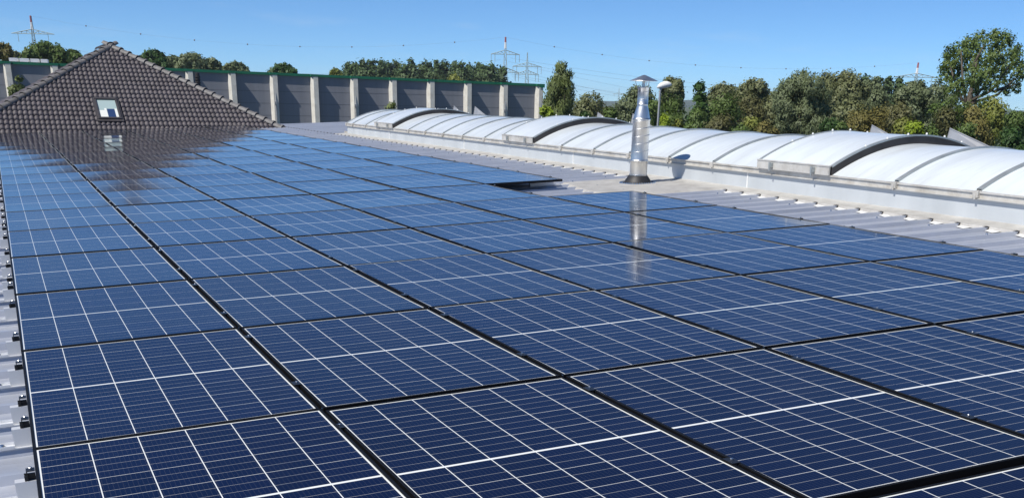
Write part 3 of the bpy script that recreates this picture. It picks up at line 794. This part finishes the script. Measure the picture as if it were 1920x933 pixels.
# ------------------------------------------------------------------ trees
def leaf_material(name, c0, c1):
    mt, nt, b = new_mat(name); g = N(nt)
    f = g.noise(.45, 4, .6, g.coord('Object'))
    c = g.ramp(f, [(.3, c0), (.7, c1)])
    ge = nt.nodes.new('ShaderNodeNewGeometry')
    c = g.mix(g.op('MULTIPLY', ge.outputs['Random Per Island'], .3), c, tuple(min(1, x*1.7) for x in c1))
    nt.links.new(c, b.inputs['Base Color']); b.inputs['Roughness'].default_value = .55; b.inputs['Specular IOR Level'].default_value = .3
    tl = nt.nodes.new('ShaderNodeBsdfTranslucent'); nt.links.new(c, tl.inputs[0])
    ms = nt.nodes.new('ShaderNodeMixShader'); ms.inputs[0].default_value = .30
    out = nt.nodes['Material Output']; nt.links.new(b.outputs[0], ms.inputs[1]); nt.links.new(tl.outputs[0], ms.inputs[2]); nt.links.new(ms.outputs[0], out.inputs[0])
    return mt
LM = dict(
    poplar=leaf_material('poplar_leaves', (0.051, 0.090, 0.035), (0.091, 0.138, 0.052)),
    bigpop=leaf_material('big_poplar_leaves', (0.085, 0.138, 0.032), (0.146, 0.198, 0.054)),
    willow=leaf_material('willow_leaves', (0.116, 0.150, 0.076), (0.171, 0.204, 0.103)),
    grey=leaf_material('grey_olive_leaves', (0.128, 0.150, 0.065), (0.189, 0.204, 0.092)),
    dark=leaf_material('dark_green_leaves', (0.029, 0.074, 0.019), (0.061, 0.114, 0.030)),
    green=leaf_material('mid_green_leaves', (0.067, 0.114, 0.028), (0.116, 0.168, 0.043)),
    brown=leaf_material('ochre_brown_leaves', (0.140, 0.126, 0.039), (0.201, 0.180, 0.056)),
    umber=leaf_material('umber_leaves', (0.091, 0.096, 0.039), (0.140, 0.138, 0.054)),
    bright=leaf_material('bright_yellow_green_leaves', (0.171, 0.240, 0.017), (0.268, 0.348, 0.032)),
    ochreg=leaf_material('yellowish_leaves', (0.152, 0.174, 0.035), (0.220, 0.240, 0.056)),
    birch=leaf_material('birch_leaves', (0.079, 0.114, 0.032), (0.152, 0.186, 0.065)))
def leaves(lobes, nleaf, size, rng, droop=0, shell=.55, far=False, soft=.26, per=18):
    mb = MB(); mb.nrm = []; tot = sum(l[3]**2 for l in lobes)
    cx_ = sum(l[0]*l[3] for l in lobes)/sum(l[3] for l in lobes); cy_ = sum(l[1]*l[3] for l in lobes)/sum(l[3] for l in lobes); zlo = min(l[2] for l in lobes)
    for (x, y, z, r_, sz) in lobes:
        k = int(nleaf*r_**2/tot)
        # sub-clumps inside a lobe give uneven edges and gaps
        subs = []
        for _ in range(max(6, int(k/per))):
            d = Vector((rng.gauss(0, 1), rng.gauss(0, 1), rng.gauss(0, 1))).normalized()
            rad = r_*(shell + (1-shell)*rng.random())*rng.uniform(.8, 1.08)
            subs.append((Vector((x, y, z)) + Vector((d.x*rad, d.y*rad, d.z*rad*sz)), d))
        for q in range(k):
            c, d = subs[rng.randrange(len(subs))]
            sp_ = r_*soft+size*.6
            p = c + Vector((rng.gauss(0, 1)*sp_*.55, rng.gauss(0, 1)*sp_*.55, rng.gauss(0, 1)*sp_*.55 - droop*abs(rng.gauss(0, 1))*sp_))
            nrm = (d*1.2 + Vector((rng.uniform(-.8, .8), rng.uniform(-.8, .8), rng.uniform(-.3, .9)))).normalized()
            u = nrm.orthogonal().normalized(); u = Matrix.Rotation(rng.uniform(0, 6.28), 3, nrm) @ u; v_ = nrm.cross(u)
            s = size*rng.uniform(.55, 1.25); s2 = s*rng.uniform(.5, .9)
            if droop: u = (u*.4 + Vector((0, 0, -1))*droop).normalized(); v_ = nrm.cross(u).normalized(); s *= 1.3; s2 *= .6
            gn = u.cross(v_)
            if gn.dot(d) < 0: v_ = -v_; gn = -gn
            mb.quad(p-u*s*.5, p-v_*s2*.45, p+u*s*.55, p+v_*s2*.45) if u.cross(-v_).dot(gn) > 0 else mb.quad(p-u*s*.5, p-v_*s2*.45, p+u*s*.55, p+v_*s2*.45)
            sn = (d*1.0 + gn*.55 + Vector((p.x-cx_, p.y-cy_, (p.z-zlo)*.6)).normalized()*(.45 if not far else 0) + Vector((0, 0, .15))).normalized()
            mb.nrm += [sn]*4
    return mb
SPECS = dict(   # height-normalised crowns: lobes as (x, y, z, radius, vertical stretch) for a crown of width 1 and height 1
)
def crown(kind, rng, wd, ht):
    L = []
    if kind in ('poplar',):
        n = 9
        for i in range(n):
            t = i/(n-1); rr_ = wd*.5*(1-(2*t-.9)**2*.45)
            for _ in range(2): a = rng.uniform(0, 6.28); L.append((math.cos(a)*rr_*.35, math.sin(a)*rr_*.35, ht*(.08+.86*t), rr_*.62, 1.3))
    elif kind == 'birch':
        n = 10
        for i in range(n):
            t = i/(n-1); rr_ = wd*.5*math.sin(math.pi*(.16+.80*(1-t)))**.8*(1.0-.25*t)
            for _ in range(3): a = rng.uniform(0, 6.28); q = rr_*rng.uniform(.25, .75); L.append((math.cos(a)*q, math.sin(a)*q, ht*(.05+.88*t), rr_*rng.uniform(.32, .5), 1.3))
    elif kind == 'cone':
        for i in range(9):
            t = i/8; rr_ = wd*.5*(1.05-t)**.75
            for _ in range(3): a = rng.uniform(0, 6.28); q = rr_*.55; L.append((math.cos(a)*q, math.sin(a)*q, ht*(.08+.82*t), max(rr_*.5, wd*.07), 1.0))
    elif kind == 'shrub':
        for i in range(14):
            a = rng.uniform(0, 6.28); q = wd*.5*rng.uniform(.0, .8); z = ht*rng.uniform(.25, .78)*(1-.45*(q/(wd*.5))**2)
            L.append((math.cos(a)*q, math.sin(a)*q*.7, z, wd*rng.uniform(.10, .20), .8))
    else:
        n = 17 if kind == 'round' else 22
        for i in range(n):
            u = rng.uniform(-.9, 1); a = rng.uniform(0, 6.28); q = math.sqrt(max(0, 1-u*u))*rng.uniform(.55, .80)
            L.append((math.cos(a)*q*wd*.5, math.sin(a)*q*wd*.5, ht*(.5+u*.36), wd*rng.uniform(.14, .25), rng.uniform(.85, 1.1)))
        L.append((0, 0, ht*.5, wd*.32, 1.2))
    return L
def limbs(rng, ht, cz, wd, r, n=6):
    mb = MB(); bend = rng.uniform(-.03, .03)*ht
    tip = Vector((bend, -bend*.5, cz + (ht-cz)*.75))
    mb.tube([(0, 0, -.3), (bend*.2, 0, cz*.5), (bend*.6, -bend*.2, cz+ (ht-cz)*.25), tip], [r*1.25, r, r*.75, r*.18], 8)
    mb2 = MB()
    for i in range(n):
        t = rng.uniform(.0, .5); a = 2*math.pi*i/n + rng.uniform(-.4, .4)
        st = Vector((bend*.4, -bend*.15, cz*.8+(ht-cz)*t)); rr_ = wd*.42*rng.uniform(.6, 1)
        en = st + Vector((math.cos(a)*rr_, math.sin(a)*rr_, (ht-cz)*rng.uniform(.25, .42)))
        md = st.lerp(en, .5) + Vector((0, 0, -.04*ht+rng.uniform(-.02, .02)*ht))
        mb2.tube([st, md, en], [r*.55, r*.36, r*.1], 6)
    return mb, mb2
def tree(name, px, top, wpx, dist, kind, mat, label, cat='tree', group=None, clumps=None, deep=1.0, cbot=.22, nleaf=2600, leaf=None, bark=None, droop=0, trunkr=None, seed=None, limbn=6, shell=.55):
    rng = random.Random(seed if seed is not None else hash_(px, top))
    g_ = at(px, top, dist); H = g_.z-GZ; wd = wpx*dist/F*(1.5 if px < 640 and kind != 'shrub' else 1.32 if kind in ('round', 'spread') else 1.15)
    root = empty(name, (g_.x, g_.y, GZ), rz=0); tag(root, label, cat, group)
    if px < 640 and kind in ('round', 'spread') and not clumps:
        clumps = []
        for row, (nn, dy) in enumerate(((6, 0), (7, .17), (7, .36))):
            for i in range(nn):
                t = (i+.5)/nn*2-1 + rng.uniform(-.06, .06); rr_ = wpx*rng.uniform(.085, .12)
                clumps.append((px+t*wpx*(.40+.05*row), top+rr_+wpx*(.02+.22*t*t+dy)+rng.uniform(-1, 1), rr_))
    cz = H*cbot; ch = H-cz
    lobes = [(a, b_, c+cz, d, e) for a, b_, c, d, e in crown(kind, rng, wd, ch)]
    smooth_kind = mat in ('willow', 'grey') or px < 640
    ls = (leaf if leaf else max(.17, dist*.0027))*(1.0 if dist < 130 else 1.1)
    tp = max(l[2]+l[3]*l[4] for l in lobes); k = (H)/tp
    lobes = [(a, b_, c*k, d*1.22, e) for a, b_, c, d, e in lobes]
    if clumps:
        lobes = []
        for x, y, r_ in clumps:
            off = rng.uniform(-1, 1)*wd*.22; p = at(x, y, dist+off); q = r_*dist/F
            lobes.append((p.x-g_.x, p.y-g_.y, p.z-GZ, q, 1.0))
            b2 = at(x+rng.uniform(-r_, r_)*.4, y+r_*.4, dist+wd*.32); lobes.append((b2.x-g_.x, b2.y-g_.y, b2.z-GZ, q*.9, 1.0))
    nleaf = int(nleaf*(3.3 if dist < 130 else 3.6))
    leaves(lobes, nleaf, ls, rng, droop, .82 if smooth_kind or clumps else shell, soft=.13 if smooth_kind or clumps else .24, per=9 if smooth_kind or clumps else 16).build('crown', LM[mat], root, recalc=False)
    tr_, br = limbs(rng, H, cz, wd, trunkr or max(.10, wd*.035), limbn)
    t_ = tr_.build('trunk', bark or M_BARK, root, smooth=True)
    if kind not in ('poplar', 'cone', 'shrub'): br.build('branches', bark or M_BARK, root, smooth=True)
    return root
def hash_(a, b_): return int(a*7919 + b_*104729) & 0xffff

G1 = 'trees behind the warehouse hall'
tree('tree', 4, 84, 36, 176, 'round', 'brown', 'reddish brown tree at the left frame edge above the hall', group=G1)
tree('tree', 26, 99, 36, 182, 'round', 'grey', 'low olive tree between the brown tree and the spreading tree', group=G1)
tree('tree', 85, 77, 98, 168, 'spread', 'green', 'spreading olive-green tree with pale limbs in front of the left pylon', group=G1, bark=M_BARKP, nleaf=4200, limbn=9)
tree('tree', 137, 97, 34, 190, 'round', 'green', 'small dark tree just left of the tiled roof apex', group=G1)
tree('tree', 287, 95, 48, 200, 'round', 'dark', 'dark green round tree just right of the tiled roof apex', group=G1)
tree('tree', 324, 108, 32, 210, 'round', 'willow', 'small grey-green tree touching the dark round tree', group=G1)
tree('tree', 358, 100, 66, 205, 'spread', 'willow', 'broad grey-green willow above the first visible pillars', group=G1)
tree('tree', 396, 112, 36, 212, 'round', 'willow', 'pale low end of the willow clump above the hall', group=G1)
tree('tree', 441, 117, 52, 215, 'round', 'willow', 'small pale grey-green tree alone above the hall', group=G1)
tree('tree', 531, 121, 60, 190, 'round', 'dark', 'low dark green tree left of the poplars above the hall', group=G1)
tree('tree', 629, 132, 16, 220, 'round', 'ochreg', 'tiny yellowish treetop just left of the poplars', group=G1, nleaf=500)
tree('tree', 853, 142, 26, 200, 'round', 'ochreg', 'small yellowish treetop in front of the poplars', group=G1, nleaf=700)
tops = [120, 117, 113, 116, 112, 116, 114, 118, 114, 116, 115, 118, 115, 119, 117, 121, 118, 121, 120, 124]
for i, t in enumerate(tops):
    tree('poplar_tree', 652+i*15.2+rnd.uniform(-2.5, 2.5), t+rnd.uniform(-1.5, 2), 33, 345+rnd.uniform(-12, 12), 'poplar', 'poplar', '%s poplar from the left in the dark row behind the hall' % ORD[i+1], 'tree', 'row of dark poplars behind the hall', cbot=.08, nleaf=1500, leaf=.85)
G2 = 'trees and bushes beyond the skylight'
T = [  # name, px, top, width, distance, crown, leaves, label, kwargs
 ('tree', 1054, 118, 62, 84, 'birch', 'birch', 'tall slender birch-like tree right of the hall end', dict(cbot=.30, nleaf=5200, droop=.5, leaf=.22)),
 ('bush', 1030, 200, 34, 80, 'shrub', 'bright', 'yellow-green bush at the foot of the hall corner', dict(cbot=.1, nleaf=1500)),
 ('tree', 1100, 177, 52, 110, 'round', 'grey', 'grey-olive tree just right of the slender birch-like tree', dict()),
 ('tree', 1132, 193, 46, 130, 'round', 'umber', 'low brownish tree below the distant hill', dict()),
 ('bush', 1152, 202, 56, 84, 'shrub', 'green', 'round green bush left of the flue pipe', dict(cbot=.1)),
 ('tree', 1196, 162, 58, 100, 'round', 'willow', 'tree behind the upper part of the flue pipe', dict(nleaf=3600)),
 ('tree', 1262, 146, 50, 104, 'spread', 'grey', 'grey-leaved tree behind the street lamp head', dict(clumps=[(1256,157,11),(1270,160,11),(1248,168,9),(1264,172,11),(1275,178,8),(1252,184,11),(1268,192,10)], nleaf=2200)),
 ('tree', 1248, 176, 70, 92, 'round', 'green', 'mid green tree behind the street lamp post', dict(nleaf=3200)),
 ('tree', 1312, 157, 62, 88, 'cone', 'dark', 'dark green pointed tree right of the street lamp', dict(nleaf=4600, leaf=.34, cbot=.2)),
 ('tree', 1352, 155, 62, 124, 'spread', 'grey', 'grey-olive treetop right of the dark pointed tree', dict(clumps=[(1355,168,11),(1368,172,12),(1342,174,11),(1380,182,11),(1333,188,9),(1356,186,14),(1372,198,13),(1342,200,12)], nleaf=2200)),
 ('tree', 1356, 176, 84, 92, 'round', 'green', 'broad green tree right of the dark pointed tree', dict(nleaf=3800)),
 ('tree', 1412, 149, 62, 112, 'round', 'grey', 'olive round-topped tree between green tree and big willow', dict(clumps=[(1410,160,12),(1425,162,12),(1395,170,12),(1412,175,14),(1432,178,12),(1386,185,10),(1402,192,14),(1425,196,14),(1415,212,14)], nleaf=2600)),
 ('tree', 1398, 178, 60, 100, 'round', 'umber', 'dull brown-green tree below the olive round-topped tree', dict(nleaf=3000)),
 ('tree', 1446, 172, 56, 108, 'round', 'grey', 'pale olive tree tucked against the left of the big willow', dict()),
 ('willow_tree', 1503, 134, 108, 80, 'spread', 'willow', 'big willow with drooping grey-green lobes', dict(clumps=[(1503,152,20),(1480,163,18),(1525,158,18),(1465,180,16),(1543,178,16),(1500,175,22),(1520,185,18),(1475,200,14),(1458,198,10),(1535,200,16),(1488,212,13),(1468,222,12),(1512,210,14),(1550,205,10),(1478,238,12),(1497,235,12),(1530,228,14),(1518,245,12),(1462,240,9),(1545,232,10),(1492,255,10),(1510,262,12),(1535,255,12)], nleaf=6500, droop=.35, cbot=.10, leaf=.22, trunkr=.35, shell=.8)),
 ('tree', 1548, 137, 46, 120, 'round', 'grey', 'narrow pale treetop directly right of the big willow', dict()),
 ('tree', 1588, 134, 80, 100, 'spread', 'grey', 'tall pale olive tree, second crown right of the big willow', dict(clumps=[(1588,148,15),(1570,152,13),(1605,155,13),(1560,168,13),(1580,170,16),(1602,176,16),(1620,172,11),(1565,190,14),(1590,195,15),(1612,198,13),(1578,212,13)], nleaf=3200)),
 ('tree', 1634, 150, 60, 108, 'round', 'willow', 'blue-grey tree left of the dark poplars on the right', dict(nleaf=3000)),
 ('poplar_tree', 1625, 145, 24, 190, 'poplar', 'poplar', 'leftmost dark poplar behind the blue-grey tree', dict(nleaf=1400)),
 ('poplar_tree', 1648, 146, 24, 190, 'poplar', 'poplar', 'second dark poplar in the gap left of the right pylon', dict(nleaf=1400)),
 ('poplar_tree', 1668, 145, 24, 190, 'poplar', 'poplar', 'third dark poplar in the gap left of the right pylon', dict(nleaf=1400)),
 ('poplar_tree', 1688, 148, 22, 190, 'poplar', 'poplar', 'rightmost dark poplar just left of the right pylon', dict(nleaf=1400)),
 ('tree', 1712, 151, 84, 104, 'spread', 'willow', 'broad grey-green tree below the red-and-white mast', dict(clumps=[(1722,163,12),(1706,168,12),(1690,180,13),(1735,178,12),(1712,185,16),(1748,192,10),(1695,200,14),(1730,203,15),(1712,214,14)], nleaf=3000)),
 ('tree', 1765, 154, 60, 116, 'round', 'willow', 'blue-green tree left of the tall poplar on the right', dict(nleaf=2800)),
 ('tree', 1778, 182, 60, 90, 'round', 'green', 'mid green tree low in front of the tall right poplar', dict(nleaf=2600)),
 ('tree', 1862, 180, 56, 88, 'round', 'ochreg', 'yellowish-green tree under the tall poplar limbs', dict(nleaf=2600)),
 ('tree', 1600, 186, 70, 90, 'round', 'grey', 'low pale tree above the brown thicket', dict(nleaf=2600)),
 ('tree', 1690, 190, 70, 92, 'round', 'umber', 'low dull tree right of the brown thicket', dict(nleaf=2600)),
 ('bush', 1560, 224, 60, 74, 'shrub', 'dark', 'dark green bush right of the big willow foot', dict(cbot=.08)),
 ('bush', 1580, 232, 44, 70, 'shrub', 'green', 'fresh green bush in front of the brown thicket', dict(cbot=.08)),
 ('bush', 1632, 203, 112, 76, 'shrub', 'brown', 'wide brown autumn-tinted bush above the middle hatch', dict(cbot=.08, nleaf=4200)),
 ('bush', 1718, 228, 50, 66, 'shrub', 'bright', 'bright yellow-green bush left of the right deflector plate', dict(cbot=.08, nleaf=2400)),
 ('bush', 1692, 222, 56, 72, 'shrub', 'ochreg', 'yellowish bush touching the bright yellow-green bush', dict(cbot=.08)),
 ('bush', 1780, 206, 92, 72, 'shrub', 'umber', 'olive-brown bush behind the right deflector plate', dict(cbot=.08, nleaf=3600)),
 ('bush', 1848, 198, 96, 72, 'shrub', 'brown', 'tall ochre bush near the right frame edge', dict(cbot=.08, nleaf=3800)),
 ('bush', 1906, 206, 66, 76, 'shrub', 'green', 'green bush at the right frame edge', dict(cbot=.08, nleaf=3000)),
 ('bush', 1896, 240, 70, 62, 'shrub', 'dark', 'low dark green bush in the right corner above the skylight', dict(cbot=.08, nleaf=3000)),
 ('bush', 1820, 232, 70, 66, 'shrub', 'green', 'low green bush right of the right deflector plate', dict(cbot=.08, nleaf=2600)),
 ('bush', 1405, 220, 62, 74, 'shrub', 'ochreg', 'yellow-green bush left of the big willow', dict(cbot=.08)),
 ('bush', 1440, 228, 56, 70, 'shrub', 'brown', 'small ochre bush at the left foot of the big willow', dict(cbot=.08)),
 ('bush', 1345, 212, 92, 76, 'shrub', 'umber', 'dark brown-green bush below the broad green tree', dict(cbot=.08, nleaf=3400)),
 ('bush', 1385, 235, 56, 68, 'shrub', 'green', 'low green bush just above the skylight crest, mid right', dict(cbot=.08)),
 ('bush', 1272, 228, 58, 70, 'shrub', 'ochreg', 'yellowish bush right of the lamp post', dict(cbot=.08)),
 ('bush', 1246, 218, 34, 68, 'shrub', 'bright', 'small bright yellow bush at the lamp post', dict(cbot=.08, nleaf=1500)),
 ('bush', 1208, 212, 60, 80, 'shrub', 'green', 'dark bush hidden behind the flue pipe', dict(cbot=.08)),
 ('bush', 1100, 208, 60, 78, 'shrub', 'dark', 'low dark bush below the grey-olive tree', dict(cbot=.08)),
 ('bush', 1312, 205, 60, 84, 'shrub', 'green', 'green bush at the foot of the dark pointed tree', dict(cbot=.08)),
 ('bush', 736, 192, 30, 62, 'shrub', 'birch', 'sparse sprigs of a bush showing over the far skylight end', dict(cbot=.3, nleaf=420)),
 ('bush', 30, 143, 30, 90, 'shrub', 'birch', 'thin young tree in front of the leftmost hall pillar', dict(cbot=.3, nleaf=500)),
]
for nm, px, top, wpx, dist, kind, mat, lb, kw in T:
    tree(nm, px, top, wpx, dist, kind, mat, lb, 'bush' if nm == 'bush' else 'tree', G2 if px > 1000 else None, **kw)

# the tall poplar on the right, with its open crown and visible limbs
def big_poplar():
    rng = random.Random(5); D = 92.0; base = at(1815, 250, D); top = at(1845, 60, D); H = top.z-GZ
    root = empty('tall_poplar_tree', (base.x, base.y, GZ)); tag(root, 'tallest tree with open crown and bare dark limbs near the right edge', 'tree')
    def loc(px, py, off=0): 
        p = at(px, py, D+off); return Vector((p.x-base.x, p.y-base.y, p.z-GZ))
    clumps = [(1800,100,24),(1778,120,20),(1775,145,18),(1796,135,22),(1815,85,20),(1838,78,22),(1862,74,20),(1885,76,20),(1900,92,18),(1820,115,24),(1845,105,24),(1870,102,24),(1893,118,20),(1908,140,16),(1912,112,14),
              (1850,135,22),(1825,145,22),(1800,165,18),(1780,165,12),(1875,135,20),(1890,150,14),(1840,165,18),(1820,185,16),(1808,200,14),(1905,165,12),(1862,160,14),(1845,190,14),(1830,205,12),(1780,98,14),(1768,132,10),(1915,130,10),(1888,172,9)]
    lb = []
    for x, y, r_ in clumps:
        p = loc(x, y, rng.uniform(-3.5, 3.5)); rr_ = r_*D/F
        lb.append((p.x, p.y, p.z, rr_*.82, 1.15))
    leaves(lb, 13500, .23, rng, 0, .6, soft=.17, per=12).build('crown', LM['bigpop'], root)
    mb = MB(); t0 = Vector((0, 0, 0)); f1 = loc(1813, 205); f2 = loc(1822, 165)
    mb.tube([t0, f1*.6, f1, f2, loc(1832, 110)], [.42, .34, .28, .20, .05], 10); mb.build('trunk', M_BARK, root, smooth=True)
    mb = MB()
    for pts in ([f1, loc(1795, 170), loc(1782, 125)], [f1, loc(1805, 150), loc(1802, 95)], [f2, loc(1850, 140, 2), loc(1868, 88, 2)], [loc(1818, 190), loc(1860, 170, -1), loc(1895, 120, -2)],
                [loc(1817, 195), loc(1870, 178), loc(1912, 140)], [f2, loc(1826, 120, -2), loc(1845, 85, -2)], [loc(1865, 172), loc(1880, 165), loc(1910, 158)], [f1, loc(1842, 165, 2), loc(1880, 100, 2)]):
        mb.tube(pts, [.16, .11, .04], 6)
    mb.build('limbs', M_BARK, root, smooth=True)
big_poplar()
# far wood closing the view under the trees
rw = random.Random(21); lb = []
for i in range(150):
    px = 1000 + i*7.2 + rw.uniform(-3, 3); d = rw.uniform(150, 175); p = at(px, 196 + (px-1000)*.014 + rw.uniform(-2, 8), d)
    r_ = rw.uniform(1.6, 2.6); lb.append((p.x, p.y, p.z-r_, r_, 1.0)); lb.append((p.x, p.y, p.z-r_*2.4, r_*1.2, 1.2)); lb.append((p.x, p.y, p.z-r_*4.0, r_*1.2, 1.2))
o = leaves(lb, 16000, .6, rw, far=True).build('distant_wood', LM['poplar']); tag(o, 'dense far woodland mass behind the separate trees', 'woodland', kind='stuff')

# ------------------------------------------------------------------ thin summer haze
hb = MB(); hb.box(-3600, 4600, -3300, 4700, GZ-1, 62)
ho = hb.build('haze', bpy.data.materials.new('thin_summer_haze')); tag(ho, kind='stuff')
hm = ho.data.materials[0]; hm.use_nodes = True; hm.node_tree.nodes.clear()
hv_ = hm.node_tree.nodes.new('ShaderNodeVolumePrincipled'); hout = hm.node_tree.nodes.new('ShaderNodeOutputMaterial')
hv_.inputs['Color'].default_value = (.80, .88, 1.0, 1); hv_.inputs['Density'].default_value = .00010
hm.node_tree.links.new(hv_.outputs[0], hout.inputs['Volume'])
